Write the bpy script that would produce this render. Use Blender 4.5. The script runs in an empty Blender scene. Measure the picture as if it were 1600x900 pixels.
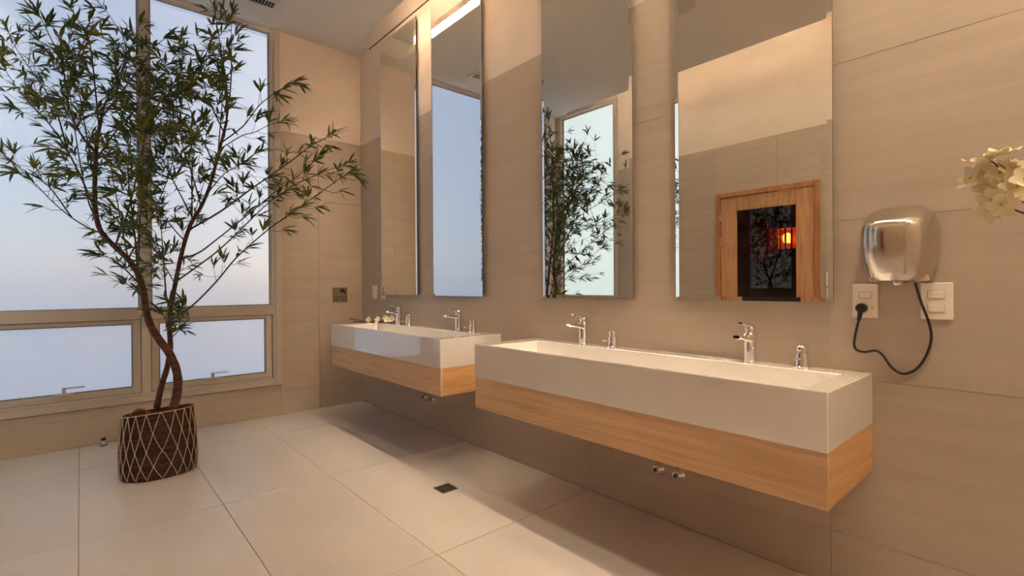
import bpy, bmesh, math, random
from mathutils import Vector, Matrix, Quaternion
random.seed(11)
S = bpy.context.scene
COL = S.collection
PI = math.pi

# ------------------------------------------------------------------ camera
FPX = 771.72
CAM = Vector((4.8744, -2.1984, 1.17))
YAW, PITCH, ROLL = 0.7189, -0.0022, -0.0067
fw = Vector((-math.cos(YAW), math.sin(YAW), 0)); rt = fw.cross(Vector((0, 0, 1))); up = Vector((0, 0, 1))
fw2 = fw*math.cos(PITCH) + up*math.sin(PITCH); up2 = rt.cross(fw2)
r3 = rt*math.cos(ROLL) + up2*math.sin(ROLL); u3 = -rt*math.sin(ROLL) + up2*math.cos(ROLL)
cd = bpy.data.cameras.new('camera'); cam = bpy.data.objects.new('camera', cd); COL.objects.link(cam)
cd.sensor_width = 36; cd.lens = FPX/1600*36; cd.clip_start = 0.02
m = Matrix.Identity(4)
for i in range(3):
    m[i][0] = r3[i]; m[i][1] = u3[i]; m[i][2] = -fw2[i]; m[i][3] = CAM[i]
cam.matrix_world = m
S.camera = cam

# ------------------------------------------------------------------ world and exposure
W = bpy.data.worlds.new('sky'); S.world = W; W.use_nodes = True
wn = W.node_tree.nodes
sky = wn.new('ShaderNodeTexSky'); sky.sky_type = 'NISHITA'; sky.sun_disc = False
sky.sun_elevation = math.radians(24); sky.sun_rotation = math.radians(-58); sky.air_density = 1.4; sky.dust_density = 2.0
W.node_tree.links.new(sky.outputs[0], wn['Background'].inputs[0]); wn['Background'].inputs[1].default_value = 0.0115
S.view_settings.view_transform = 'Standard'; S.view_settings.look = 'None'
S.view_settings.gamma = 1; S.view_settings.use_curve_mapping = False
S.view_settings.exposure = 1.08
S.cycles.use_denoising = True
S.cycles.max_bounces = 14; S.cycles.diffuse_bounces = 8; S.cycles.glossy_bounces = 8; S.cycles.transparent_max_bounces = 12
S.cycles.blur_glossy = 0.0; S.cycles.sample_clamp_indirect = 0.0
# lamp strengths (each lamp is built further down with its own housing)
LED_SINK = 166.0      # warm tubes in the ceiling slot above the counters
LED_DOOR = 40.0      # warm tubes in the slot above the opposite wall
PANE = 0.215          # daylight through the frosted panes
WARM = (1.0, 0.82, 0.60)
FILL_LAMP = 68.0    # unseen round lamps added as fill light near the end wall
PANE2 = 0.34         # daylight through the second, shadier window

# ------------------------------------------------------------------ materials
def mat(name, col=(.8, .8, .8), rough=.5, metal=0.0, spec=.5, coat=0.0, emis=None, estr=0.0, sub=None):
    M = bpy.data.materials.new(name); M.use_nodes = True
    b = M.node_tree.nodes['Principled BSDF']
    b.inputs['Base Color'].default_value = (*col, 1); b.inputs['Roughness'].default_value = rough
    b.inputs['Metallic'].default_value = metal; b.inputs['Specular IOR Level'].default_value = spec
    b.inputs['Coat Weight'].default_value = coat; b.inputs['Coat Roughness'].default_value = .03
    if emis:
        b.inputs['Emission Color'].default_value = (*emis, 1); b.inputs['Emission Strength'].default_value = estr
    return M
def nodes(M): return M.node_tree.nodes, M.node_tree.links, M.node_tree.nodes['Principled BSDF']
def grain(M, c1, c2, scale=(1, 1, 1), nscale=4, detail=6, c3=None, bump=0.0, lo=.35, hi=.68, rnd=0.0, rough=None):
    """two or three colour noise stretched along an axis, object space; rnd shifts the tone piece by piece"""
    n, l, b = nodes(M)
    tc = n.new('ShaderNodeTexCoord'); mp = n.new('ShaderNodeMapping'); mp.inputs['Scale'].default_value = scale
    l.new(tc.outputs['Object'], mp.inputs['Vector'])
    oi = n.new('ShaderNodeObjectInfo')
    cmb = n.new('ShaderNodeVectorMath'); cmb.operation = 'ADD'
    mul = n.new('ShaderNodeMath'); mul.operation = 'MULTIPLY'; mul.inputs[1].default_value = 37.0
    l.new(oi.outputs['Random'], mul.inputs[0]); l.new(mp.outputs['Vector'], cmb.inputs[0]); l.new(mul.outputs[0], cmb.inputs[1])
    no = n.new('ShaderNodeTexNoise'); no.inputs['Scale'].default_value = nscale; no.inputs['Detail'].default_value = detail
    no.inputs['Roughness'].default_value = .62
    l.new(cmb.outputs[0], no.inputs['Vector'])
    cr = n.new('ShaderNodeValToRGB'); e = cr.color_ramp.elements
    e[0].position = lo; e[0].color = (*c1, 1); e[1].position = hi; e[1].color = (*c2, 1)
    if c3:
        x = e.new((lo+hi)/2); x.color = (*c3, 1)
    l.new(no.outputs['Fac'], cr.inputs['Fac'])
    out = cr.outputs['Color']
    if rnd:
        hs = n.new('ShaderNodeHueSaturation'); mr = n.new('ShaderNodeMapRange')
        mr.inputs[3].default_value = 1-rnd; mr.inputs[4].default_value = 1+rnd
        l.new(oi.outputs['Random'], mr.inputs[0]); l.new(mr.outputs[0], hs.inputs['Value']); l.new(out, hs.inputs['Color'])
        out = hs.outputs['Color']
    l.new(out, b.inputs['Base Color'])
    if bump:
        bp = n.new('ShaderNodeBump'); bp.inputs['Strength'].default_value = bump; bp.inputs['Distance'].default_value = .002
        l.new(no.outputs['Fac'], bp.inputs['Height']); l.new(bp.outputs['Normal'], b.inputs['Normal'])
    return M

M_tile_w = grain(mat('travertine tile', rough=.42, spec=.35), (.43, .353, .28), (.485, .405, .33), (.6, .6, 11), 2.0, 8, rnd=.02, bump=.03, lo=.30, hi=.72)
M_tile_w_side = M_tile_w
M_tile_f = grain(mat('floor porcelain', rough=.36, spec=.4), (.55, .505, .47), (.585, .54, .505), (1, 1, 1), 2.0, 6, rnd=.015)
M_grout = mat('grout', (.20, .165, .14), .9)
M_groutw = mat('wall grout', (.58, .50, .42), .9)
M_plaster = grain(mat('painted plaster', rough=.8, spec=.2), (.70, .60, .52), (.73, .63, .55), nscale=3)
M_ceil = mat('ceiling paint', (.66, .62, .57), .9, spec=.1)
M_white = mat('white solid surface', (.80, .77, .74), .12, spec=.5, coat=1.0); M_white.node_tree.nodes['Principled BSDF'].inputs['Coat IOR'].default_value = 2.1
M_oak = grain(mat('oak veneer', rough=.45, spec=.35), (.58, .36, .19), (.76, .53, .325), (.8, .8, 20), 2.2, 8, c3=(.68, .445, .255), rnd=.05, bump=.08)
M_oak_edge = grain(mat('oak side veneer', rough=.45), (.56, .29, .11), (.72, .43, .19), (4, 1.2, 22), 2.2, 8, rnd=.04)
M_mirror = mat('mirror silver', (.90, .92, .90), 0.0, 1.0)
M_mirror_edge = mat('mirror edge glass', (.16, .15, .13), .15, .4)
M_chrome = mat('chrome', (.86, .86, .87), .06, 1.0)
M_satin = mat('satin chrome', (.88, .86, .84), .22, 1.0)
M_dark = mat('black plastic', (.012, .011, .011), .35)
M_frame = mat('beige aluminium', (.50, .43, .36), .45, 0.0, .5)
M_frame2 = mat('grey gasket', (.22, .20, .18), .6)
M_plate = mat('switch plate plastic', (.82, .74, .66), .35)
M_plate2 = mat('switch rocker plastic', (.86, .78, .70), .25)
M_steel = mat('brushed steel', (.66, .60, .53), .19, 1.0)
M_bronze = mat('engraved steel plate', (.30, .24, .17), .35, .85)
M_ink = mat('engraved ink', (.015, .01, .008), .6)
M_red = mat('red indicator', (.6, .02, .01), .3)
M_doorw = mat('white lacquer', (.70, .72, .71), .35, spec=.4)
M_doorf = mat('door casing', (.50, .45, .39), .45)
M_gap = mat('painted gap shade', (.10, .09, .08), .8)
M_pine = grain(mat('cedar', rough=.4, spec=.4), (.42, .20, .09), (.60, .35, .18), (14, 3, 1.1), 2.5, 8, rnd=.05)
M_pined = grain(mat('cedar casing', rough=.4), (.34, .14, .06), (.48, .23, .10), (10, 3, 1.1), 3, 8)
M_plank = grain(mat('sauna plank', rough=.6), (.20, .07, .03), (.36, .15, .06), (8, 8, 1), 3, 6, rnd=.12)
M_bark = grain(mat('trunk bark', rough=.55), (.035, .012, .007), (.15, .045, .022), (3, 3, 26), 1.6, 5, bump=.5)
M_twig = mat('twig bark', (.075, .038, .02), .6)
M_weave = grain(mat('woven palm fibre', rough=.7), (.010, .004, .003), (.095, .024, .013), (7, 7, 60), 1.5, 5, bump=.6, lo=.38, hi=.66)
M_rope = mat('cream rope', (.50, .39, .28), .8)
M_fibre = grain(mat('coir', rough=.9), (.05, .018, .008), (.24, .09, .03), (1, 1, 1), 60, 4, bump=.8)
M_petal = mat('cream petal', (.86, .78, .55), .55, spec=.3)
M_stamen = mat('flower heart', (.72, .52, .14), .6)
M_stick = mat('blossom stem', (.10, .03, .018), .55)
M_vase = mat('ceramic vase', (.55, .5, .45), .3)

def leaf_mat(name, c1, c2):
    M = mat(name, c1, .42, spec=.45); n, l, b = nodes(M)
    oi = n.new('ShaderNodeObjectInfo'); no = n.new('ShaderNodeTexNoise'); no.inputs['Scale'].default_value = 9
    ge = n.new('ShaderNodeNewGeometry'); l.new(ge.outputs['Position'], no.inputs['Vector'])
    cr = n.new('ShaderNodeValToRGB'); e = cr.color_ramp.elements
    e[0].position = .36; e[0].color = (*c1, 1); e[1].position = .64; e[1].color = (*c2, 1)
    l.new(no.outputs['Fac'], cr.inputs['Fac']); l.new(cr.outputs['Color'], b.inputs['Base Color'])
    tr = n.new('ShaderNodeBsdfTranslucent'); l.new(cr.outputs['Color'], tr.inputs['Color'])
    mx = n.new('ShaderNodeMixShader'); mx.inputs[0].default_value = .22
    o = n['Material Output']; l.new(b.outputs[0], mx.inputs[1]); l.new(tr.outputs[0], mx.inputs[2]); l.new(mx.outputs[0], o.inputs[0])
    return M
M_leaf = leaf_mat('bamboo leaf', (.050, .098, .018), (.165, .160, .030))

def build_pane(name, col, e):
    """frosted glass: the room face glows with scattered daylight, the sky behind shows through it blurred"""
    M = bpy.data.materials.new(name); M.use_nodes = True; n, l, b = nodes(M)
    b.inputs['Base Color'].default_value = (.30, .34, .38, 1); b.inputs['Roughness'].default_value = .25
    b.inputs['Specular IOR Level'].default_value = .5
    b.inputs['Emission Color'].default_value = (*col, 1); b.inputs['Emission Strength'].default_value = e
    rf = n.new('ShaderNodeBsdfRefraction'); rf.inputs['IOR'].default_value = 1.02; rf.inputs['Roughness'].default_value = .42; rf.inputs[0].default_value = (.80, .87, 1.0, 1)
    ad = n.new('ShaderNodeAddShader'); l.new(b.outputs[0], ad.inputs[0]); l.new(rf.outputs[0], ad.inputs[1]); l.new(ad.outputs[0], n['Material Output'].inputs[0])
    return M
def build_clear():
    M = bpy.data.materials.new('glass back face'); M.use_nodes = True; n, l, b = nodes(M); n.remove(b)
    rf = n.new('ShaderNodeBsdfTransparent'); rf.inputs[0].default_value = (.95, .97, 1, 1); l.new(rf.outputs[0], n['Material Output'].inputs[0]); return M
M_clear = build_clear()
M_pane = build_pane('frosted daylight pane', (.56, .70, 1.0), PANE)
M_pane2 = build_pane('frosted shaded pane', (.90, 1.0, .96), PANE2)
M_led = [mat('led diffuser', (1, .9, .8), .5, emis=WARM, estr=LED_SINK), mat('led diffuser upper', (1, .9, .8), .5, emis=WARM, estr=LED_SINK*.06)]
M_led2 = [mat('led diffuser opposite', (1, .9, .8), .5, emis=WARM, estr=LED_DOOR), mat('led diffuser opposite upper', (1, .9, .8), .5, emis=WARM, estr=LED_DOOR*.18)]

M_smoke = bpy.data.materials.new('smoked glass'); M_smoke.use_nodes = True
def build_smoke():
    n, l, b = nodes(M_smoke); n.remove(b)
    tr = n.new('ShaderNodeBsdfTransparent'); tr.inputs[0].default_value = (.42, .24, .17, 1)
    gl = n.new('ShaderNodeBsdfGlossy'); gl.inputs['Roughness'].default_value = 0.0
    lw = n.new('ShaderNodeFresnel'); lw.inputs[0].default_value = 1.6
    mx = n.new('ShaderNodeMixShader'); l.new(lw.outputs[0], mx.inputs[0]); l.new(tr.outputs[0], mx.inputs[1]); l.new(gl.outputs[0], mx.inputs[2])
    l.new(mx.outputs[0], n['Material Output'].inputs[0])
build_smoke()

# ------------------------------------------------------------------ helpers
ORG = {}
def link(o, parent=None):
    COL.objects.link(o)
    if parent: o.parent = parent
    return o
def tag(o, label, cat, group=None, kind=None):
    o['label'] = label; o['category'] = cat
    if group: o['group'] = group
    if kind: o['kind'] = kind
    return o
def thing(name, label, cat, loc, group=None):
    o = bpy.data.objects.new(name, None); o.empty_display_size = .05; COL.objects.link(o); o.location = loc
    ORG[o] = Vector(loc); return tag(o, label, cat, group)
def worg(o):
    return ORG.get(o, Vector((0, 0, 0))) if o else Vector((0, 0, 0))
def obj(name, verts, faces, material, parent=None, smooth=False, origin=None):
    """verts in world space; the object sits at origin (world) or on its parent's origin"""
    po = worg(parent); og = Vector(origin) if origin is not None else (po if parent else Vector((0, 0, 0)))
    me = bpy.data.meshes.new(name); me.from_pydata([tuple(Vector(v)-og) for v in verts], [], faces); me.update()
    if smooth:
        me.polygons.foreach_set('use_smooth', [True]*len(me.polygons))
    me.materials.append(material)
    o = bpy.data.objects.new(name, me); link(o, parent); o.location = og-po; ORG[o] = og
    return o
def smooth_by_angle(o, ang=40):
    me = o.data; bm = bmesh.new(); bm.from_mesh(me)
    for f in bm.faces: f.smooth = True
    for e in bm.edges:
        if len(e.link_faces) == 2 and e.calc_face_angle(0) > math.radians(ang): e.smooth = False
    bm.to_mesh(me); bm.free()
class MB:
    def __init__(s): s.v = []; s.f = []
    def add(s, v, f):
        k = len(s.v); s.v += [Vector(a) for a in v]; s.f += [tuple(i+k for i in q) for q in f]; return s
    def box(s, a, b):
        x0, y0, z0 = a; x1, y1, z1 = b
        return s.add([(x0,y0,z0),(x1,y0,z0),(x1,y1,z0),(x0,y1,z0),(x0,y0,z1),(x1,y0,z1),(x1,y1,z1),(x0,y1,z1)],
                     [(0,3,2,1),(4,5,6,7),(0,1,5,4),(1,2,6,5),(2,3,7,6),(3,0,4,7)])
    def tube(s, pts, rad, n=8, cap=True):
        pts = [Vector(p) for p in pts]; N = len(pts)
        if not hasattr(rad, '__len__'): rad = [rad]*N
        rings = []; prev = None
        for i, p in enumerate(pts):
            t = (pts[min(i+1, N-1)]-pts[max(i-1, 0)])
            if t.length < 1e-9: t = Vector((0, 0, 1))
            t.normalize()
            if prev is None:
                a = Vector((0, 0, 1)) if abs(t.z) < .9 else Vector((1, 0, 0)); u = t.cross(a).normalized()
            else:
                u = prev-t*prev.dot(t)
                u = u.normalized() if u.length > 1e-6 else t.orthogonal().normalized()
            prev = u; w = t.cross(u)
            rings.append([p+(u*math.cos(2*PI*k/n)+w*math.sin(2*PI*k/n))*rad[i] for k in range(n)])
        v = [q for r in rings for q in r]
        f = [(i*n+k, i*n+(k+1) % n, (i+1)*n+(k+1) % n, (i+1)*n+k) for i in range(N-1) for k in range(n)]
        if cap: f += [tuple(range(n-1, -1, -1)), tuple((N-1)*n+k for k in range(n))]
        return s.add(v, f)
    def lathe(s, prof, c=(0, 0, 0), axis=(0, 0, 1), n=24, sx=1, sy=1):
        """prof: (radius, height) list revolved about axis through c"""
        ax = Vector(axis).normalized(); u = ax.orthogonal().normalized() if abs(ax.z) < .99 else Vector((1, 0, 0)); w = ax.cross(u); c = Vector(c)
        v = [c+ax*h+(u*math.cos(2*PI*k/n)*sx+w*math.sin(2*PI*k/n)*sy)*max(r, 1e-5) for r, h in prof for k in range(n)]
        f = [(i*n+k, i*n+(k+1) % n, (i+1)*n+(k+1) % n, (i+1)*n+k) for i in range(len(prof)-1) for k in range(n)]
        f += [tuple(range(n-1, -1, -1)), tuple((len(prof)-1)*n+k for k in range(n))]
        return s.add(v, f)
    def build(s, name, material, parent=None, smooth=False, origin=None, ang=None):
        o = obj(name, s.v, s.f, material, parent, smooth, origin)
        if ang: smooth_by_angle(o, ang)
        return o
def bevel(o, w=.002, seg=2):
    b = o.modifiers.new('bevel', 'BEVEL'); b.width = w; b.segments = seg; b.limit_method = 'ANGLE'; return o
def boxo(name, a, b, material, parent=None, bev=0, origin=None):
    o = MB().box(a, b).build(name, material, parent, origin=origin)
    if bev: bevel(o, bev)
    return o
def struct(o): o['kind'] = 'structure'; return o
def px(x, y, depth):
    """a point at a real distance in front of the camera, used to take positions off the photograph"""
    d = fw2 + r3*((x-800)/FPX) + u3*((450-y)/FPX); return CAM+d*depth
def pxy(x, y, Y):
    d = fw2 + r3*((x-800)/FPX) + u3*((450-y)/FPX); return CAM+d*((Y-CAM.y)/d.y)
def catmull(P, n=5):
    P = [Vector(p) for p in P]; out = []
    for i in range(len(P)-1):
        a = P[max(i-1, 0)]; b = P[i]; c = P[i+1]; d = P[min(i+2, len(P)-1)]
        for k in range(n):
            t = k/n
            out.append(.5*((2*b)+(c-a)*t+(2*a-5*b+4*c-d)*t*t+(3*b-a-3*c+d)*t**3))
    out.append(P[-1]); return out

# ------------------------------------------------------------------ the room
RX, RY, ZC, ZU = 6.4, -3.0, 3.418, 3.76     # ZC: floating ceiling panel, ZU: slab above it
ZT = 2.64                       # top of the wall tiles
XJ = [0, .610, 1.821, 3.031, 4.242, 5.452, RX]
YJ = [0, -1.0285, -1.619, -2.210, -2.801, RY]
ZJ = [0, .215, .815, 1.415, 2.018, ZT]
G = .0016                       # half joint

def tile_obj(a, b, material, parent):
    c = tuple((p+q)/2 for p, q in zip(a, b))
    o = boxo('tile', a, b, material, parent, origin=c); return o

floor = struct(boxo('floor', (-.2, RY-.2, -.12), (RX+.2, .2, -.006), M_grout))
floor['label'] = 'large pale porcelain tiles on the washroom floor'
for i in range(len(XJ)-1):
    for j in range(len(YJ)-1):
        tile_obj((XJ[i]+G, YJ[j+1]+G, -.006), (XJ[i+1]-G, YJ[j]-G, 0), M_tile_f, floor)

wall_back = struct(boxo('wall_back', (-.2, .0022, 0), (RX+.2, .2, 4.1), M_groutw))
wall_back['label'] = 'beige tiled wall behind the washbasins'
for i in range(len(XJ)-1):
    for k in range(len(ZJ)-1):
        tile_obj((XJ[i]+G*.7, 0, ZJ[k]+G*.7), (XJ[i+1]-G*.7, .008, ZJ[k+1]-G*.7), M_tile_w, wall_back)
boxo('plaster', (0, .001, ZT), (RX, .0085, ZU), M_plaster, wall_back)

# window wall, x = 0, with the opening y -0.79 .. -2.81, z 0.28 .. ceiling
WY0, WY1, WZ0, WZ1 = -.79, -2.81, .282, 3.56
wl = MB()
wl.box((-.2, WY0, 0), (-.008, .2, 4.1)); wl.box((-.2, RY-.2, 0), (-.008, WY1, 4.1))
wl.box((-.2, WY1, 0), (-.008, WY0, WZ0)); wl.box((-.2, WY1, WZ1), (-.008, WY0, 4.1))
wall_left = struct(wl.build('wall_left', M_groutw)); wall_left['label'] = 'tiled wall around the frosted window'
YL = [0, -.4376, WY0]
for k in range(len(ZJ)-1):
    for j in range(2):
        tile_obj((-.008, YL[j+1]+(G*.7 if j == 0 else 0), ZJ[k]+G*.7), (0, YL[j]-G*.7, ZJ[k+1]-G*.7), M_tile_w, wall_left)
    tile_obj((-.008, RY, ZJ[k]+G*.7), (0, WY1, ZJ[k+1]-G*.7), M_tile_w, wall_left)
for y0, y1 in ((WY0, -1.6476), (-1.6476, WY1)):
    tile_obj((-.008, y1+G, 0), (0, y0-G, .215), M_tile_w, wall_left)
    tile_obj((-.008, y1+G, .215+G), (0, y0-G, WZ0), M_tile_w, wall_left)
boxo('plaster', (-.0085, WY0, ZT), (-.001, 0, ZU), M_plaster, wall_left)
boxo('plaster', (-.0085, RY, ZT), (-.001, WY1, ZU), M_plaster, wall_left)

# opposite wall, y = -3, with the sauna doorway and the tall white door
DX0, DX1, DZ = 2.335, 3.325, 2.14
wf = MB()
wf.box((-.2, RY-.14, 0), (.004, RY-.008, 4.1)); wf.box((1.058, RY-.14, 0), (DX0+.02, RY-.008, 4.1)); wf.box((.004, RY-.14, 0), (1.058, RY-.008, WZ0)); wf.box((.004, RY-.14, 3.56), (1.058, RY-.008, 4.1)); wf.box((DX1-.02, RY-.14, 0), (RX+.2, RY-.008, 4.1)); wf.box((DX0+.02, RY-.14, DZ-.02), (DX1-.02, RY-.008, 4.1))
wall_front = struct(wf.build('wall_front', M_groutw)); wall_front['label'] = 'tiled wall with the timber sauna door'
XF = [1.06, 1.74, 2.95, 4.16, 5.37, RX]
for i in range(len(XF)-1):
    for k in range(len(ZJ)-1):
        a, b = XF[i]+G*.7, XF[i+1]-G*.7; z0, z1 = ZJ[k]+G*.7, ZJ[k+1]-G*.7
        parts = []
        if b > DX0 and a < DX1 and z0 < DZ:
            if a < DX0: parts.append((a, DX0, z0, z1))
            if b > DX1: parts.append((DX1, b, z0, z1))
            if z1 > DZ: parts.append((max(a, DX0), min(b, DX1), DZ, z1))
        else: parts.append((a, b, z0, z1))
        for (p, q, s, t) in parts: tile_obj((p, RY-.008, s), (q, RY, t), M_tile_w, wall_front)
boxo('plaster', (1.058, RY-.0085, ZT), (RX, RY-.001, ZU), M_plaster, wall_front)
boxo('tile', (0, RY-.008, 0), (1.058, RY, WZ0), M_tile_w, wall_front)

wall_right = struct(boxo('wall_right', (RX, RY-.2, 0), (RX+.2, .2, 4.1), M_plaster)); wall_right['label'] = 'plain plastered end wall'

# floating ceiling panel with open light coves along both long walls
CX0, CY0, CY1, CT = .42, -2.625, -.273, .072
cb = MB()
cb.box((CX0, CY0, ZC), (RX, CY1, ZC+CT-.03)); cb.box((CX0, CY1-.02, ZC+CT-.03), (RX, CY1, ZC+CT)); cb.box((CX0, CY0, ZC+CT-.03), (RX, CY0+.02, ZC+CT)); cb.box((CX0, CY0+.02, ZC+CT-.03), (CX0+.02, CY1-.02, ZC+CT))
for hx in (1.2, 3.4, 5.6):
    for hy in (-.9, -2.0): cb.box((hx-.01, hy-.01, ZC+CT-.03), (hx+.01, hy+.01, ZU))
cb.box((-.2, RY-.2, ZU), (RX+.2, .2, ZU+.12)); cb.box((0, RY, 3.56), (.215, 0, ZU))
ceiling = struct(cb.build('ceiling', M_ceil)); ceiling['label'] = 'floating painted ceiling panel with light coves along the walls'
struct(boxo('shadow_strip_1', (.215, -.003, 3.554), (RX, .001, 3.566), M_gap))['label'] = 'thin dark strip standing in for a line of shade along the top of the basin wall'  # dark strip painted in for the shade of the gap

# ------------------------------------------------------------------ led tubes on the edges of the ceiling panel
def led(name, label, x0, x1, y, z, s, material, group):
    t = thing(name, label, 'light', ((x0+x1)/2, y, z), group)
    # profile with a diffuser below and a weaker one above
    boxo('profile', (x0, y-.012, z-.006), (x1, y+.012, z+.006), M_plate, t)
    boxo('light_shield', (x0, y+s*.012-.0015, z-(.045 if s > 0 else .028)), (x1, y+s*.012+.0015, z+.006), M_plate, t)  # fin added to keep direct light off the upper wall
    if s > 0:
        lv = MB(); k = x0+.022
        while k < x1-.01: lv.box((k-.0008, y-.0105, z-.045), (k+.0008, y+.0105, z-.008)); k += .045
        lv.build('light_baffles', M_plate, t)['kind'] = 'stuff'  # baffles added to cut the light towards the window wall
    boxo('diffuser', (x0+.002, y-.010, z-.0075), (x1-.002, y+.010, z-.0061), material[0], t)
    boxo('diffuser', (x0+.002, y-.010, z+.0061), (x1-.002, y+.010, z+.0075), material[1], t)
    for x, e in ((x0, -1), (x1, 1)):
        boxo('end_cap', (min(x, x+e*.02), y-.012, z-.045), (max(x, x+e*.02), y+.012, z+.012), M_plate, t)  # cap depth added to shield the window wall from the light
        boxo('bracket', (x-e*.1-.01, min(y-s*.009, y-s*.03), ZC+CT+.0005), (x-e*.1+.01, max(y-s*.009, y-s*.03), ZC+CT+.022), M_plate, t)
    return t
LZ = ZC+CT+.020
led('led_tube', 'warm led tube in the ceiling cove above the far counter', .87, 2.15, CY1+.022, LZ, 1, M_led, 'led tubes above the counters')
led('led_tube', 'warm led tube in the ceiling cove above the near counter', 2.665, 4.9, CY1+.022, LZ, 1, M_led, 'led tubes above the counters')
led('led_tube', 'warm led tube in the cove above the narrow window', .9, 2.3, CY0-.022, LZ, -1, M_led2, 'led tubes above the door wall')
led('led_tube', 'warm led tube in the cove above the sauna door', 2.4, 4.3, CY0-.022, LZ, -1, M_led2, 'led tubes above the door wall')
led('led_tube', 'warm led tube in the cove near the end wall', 4.4, 6.2, CY0-.022, LZ, -1, M_led2, 'led tubes above the door wall')

# ------------------------------------------------------------------ window
def bars(mb, y0, y1, z0, z1, t, x0, x1):
    """rectangular frame of bar width t (left, right, bottom, top may differ)"""
    tl, tr, tb, tt = t if hasattr(t, '__len__') else (t, t, t, t)
    mb.box((x0, y0, z0), (x1, y0+tl, z1)); mb.box((x0, y1-tr, z0), (x1, y1, z1))
    mb.box((x0, y0+tl, z0), (x1, y1-tr, z0+tb)); mb.box((x0, y0+tl, z1-tt), (x1, y1-tr, z1)); return mb
def window(name, label, B, a0, a1, z1, mus, pane, hs):
    """B maps (depth towards the room, run along the wall, height) to world; mus: mullion positions"""
    o = bpy.data.objects.new(name, None); COL.objects.link(o); o.location = B(0, (a0+a1)/2, WZ0); ORG[o] = Vector(B(0, (a0+a1)/2, WZ0))
    o['kind'] = 'structure'; o['label'] = label
    def mk(mb, nm, m, par, bev=0):
        mb.v = [Vector(B(*v)) for v in mb.v]; q = mb.build(nm, m, par)
        if bev: bevel(q, bev)
        if nm == 'pane':
            q.data.materials.append(M_clear)
            for p in q.data.polygons: p.material_index = 0 if p.index == 3 else 1
        return q
    mk(bars(MB(), a0, a1, WZ0, z1, (.05, .05, .05, .012), -.09, .022), 'outer_frame', M_frame, o, .002)
    mk(bars(MB(), a0+.05, a1-.05, WZ0+.05, z1-.012, (.022, .022, .02, .01), -.09, .008), 'inner_frame', M_frame, o, .002)
    mk(MB().box((-.09, a0+.07, .935), (.010, a1-.07, 1.008)), 'transom', M_frame, o, .002)
    for mu in mus:
        mk(MB().box((-.09, mu-.026, 1.008), (.008, mu+.026, z1-.012)), 'mullion', M_frame, o, .002)
        mk(MB().box((-.09, mu-.03, WZ0+.05), (.010, mu+.03, .935)), 'mullion', M_frame, o, .002)
    ed = [a0+.072]+[q for mu in mus for q in (mu-.028, mu+.028)]+[a1-.072]
    for i in range(0, len(ed), 2):
        a, b = ed[i], ed[i+1]
        mk(MB().box((-.062, a, 1.008), (-.050, b, z1-.022)), 'pane', pane, o)
        mk(bars(MB(), a, b, 1.008, z1-.022, .014, -.05, -.036), 'glazing_bead', M_frame, o)
        mk(bars(MB(), a+.014, b-.014, 1.022, z1-.036, .005, -.0495, -.040), 'gasket', M_frame2, o)
        sash = mk(bars(MB(), a+.006, b-.006, WZ0+.072, .929, (.05, .05, .045, .03), -.07, -.012), 'sash', M_frame, o, .002)
        mk(bars(MB(), a+.056, b-.056, WZ0+.117, .899, .008, -.06, -.018), 'gasket', M_frame2, sash)
        mk(MB().box((-.056, a+.056, WZ0+.117), (-.046, b-.056, .899)), 'pane', pane, sash)
        hy = hs[i//2]; hz = WZ0+.117
        mk(MB().box((-.018, hy-.055, hz-.004), (.012, hy+.055, hz+.014)), 'handle_base', M_frame, sash, .002)
        mk(MB().box((-.008, hy-.012, hz+.014), (.010, hy+.010, hz+.052)).box((-.008, hy-.012, hz+.046), (.010, hy+.115, hz+.054)), 'handle', M_frame, sash, .002)
window('window_1', 'tall frosted window with two upper panes and two hinged lower sashes', lambda d, a, z: (d, a, z), WY1, WY0, WZ1, [-1.803], M_pane, [-2.290, -1.345])
window('window_2', 'narrow frosted window on the door wall beside the corner, seen in the mirror', lambda d, a, z: (a, RY+d, z), .004, 1.058, 3.56, [], M_pane2, [.5])

# ------------------------------------------------------------------ mirrors
MY = -.032
def mirror(x0, x1, label):
    z0, z1 = 1.103, 3.488; bw = .018; t = thing('wall_mirror', label, 'mirror', ((x0+x1)/2, MY, z0), 'frameless mirrors above the basins')
    yb = MY+.0022
    O = [(x0, yb, z0), (x1, yb, z0), (x1, yb, z1), (x0, yb, z1)]
    I = [(x0+bw, MY, z0+bw), (x1-bw, MY, z0+bw), (x1-bw, MY, z1-bw), (x0+bw, MY, z1-bw)]
    obj('bevel', O+I, [(i, (i+1) % 4, 4+(i+1) % 4, 4+i) for i in range(4)], M_mirror, t)
    obj('mirror_glass', I, [(0, 1, 2, 3)], M_mirror, t)
    e = MB().box((x0, yb+.0002, z0), (x1, yb+.006, z1)); e.build('backing', M_mirror_edge, t)
    e = MB(); i_ = .03
    e.box((x0+i_, yb+.006, z0+i_), (x1-i_, 0, z1-i_)).build('mount', M_mirror_edge, t)
for (a, b, lab) in ((.508, 1.168, 'tall frameless mirror nearest the window wall'), (1.413, 2.083, 'tall frameless mirror above the far counter reflecting the window'),
                    (2.690, 3.355, 'tall frameless mirror reflecting the bamboo and narrow window'), (3.600, 4.262, 'tall frameless mirror reflecting the timber sauna door')):
    mirror(a, b, lab)

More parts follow.
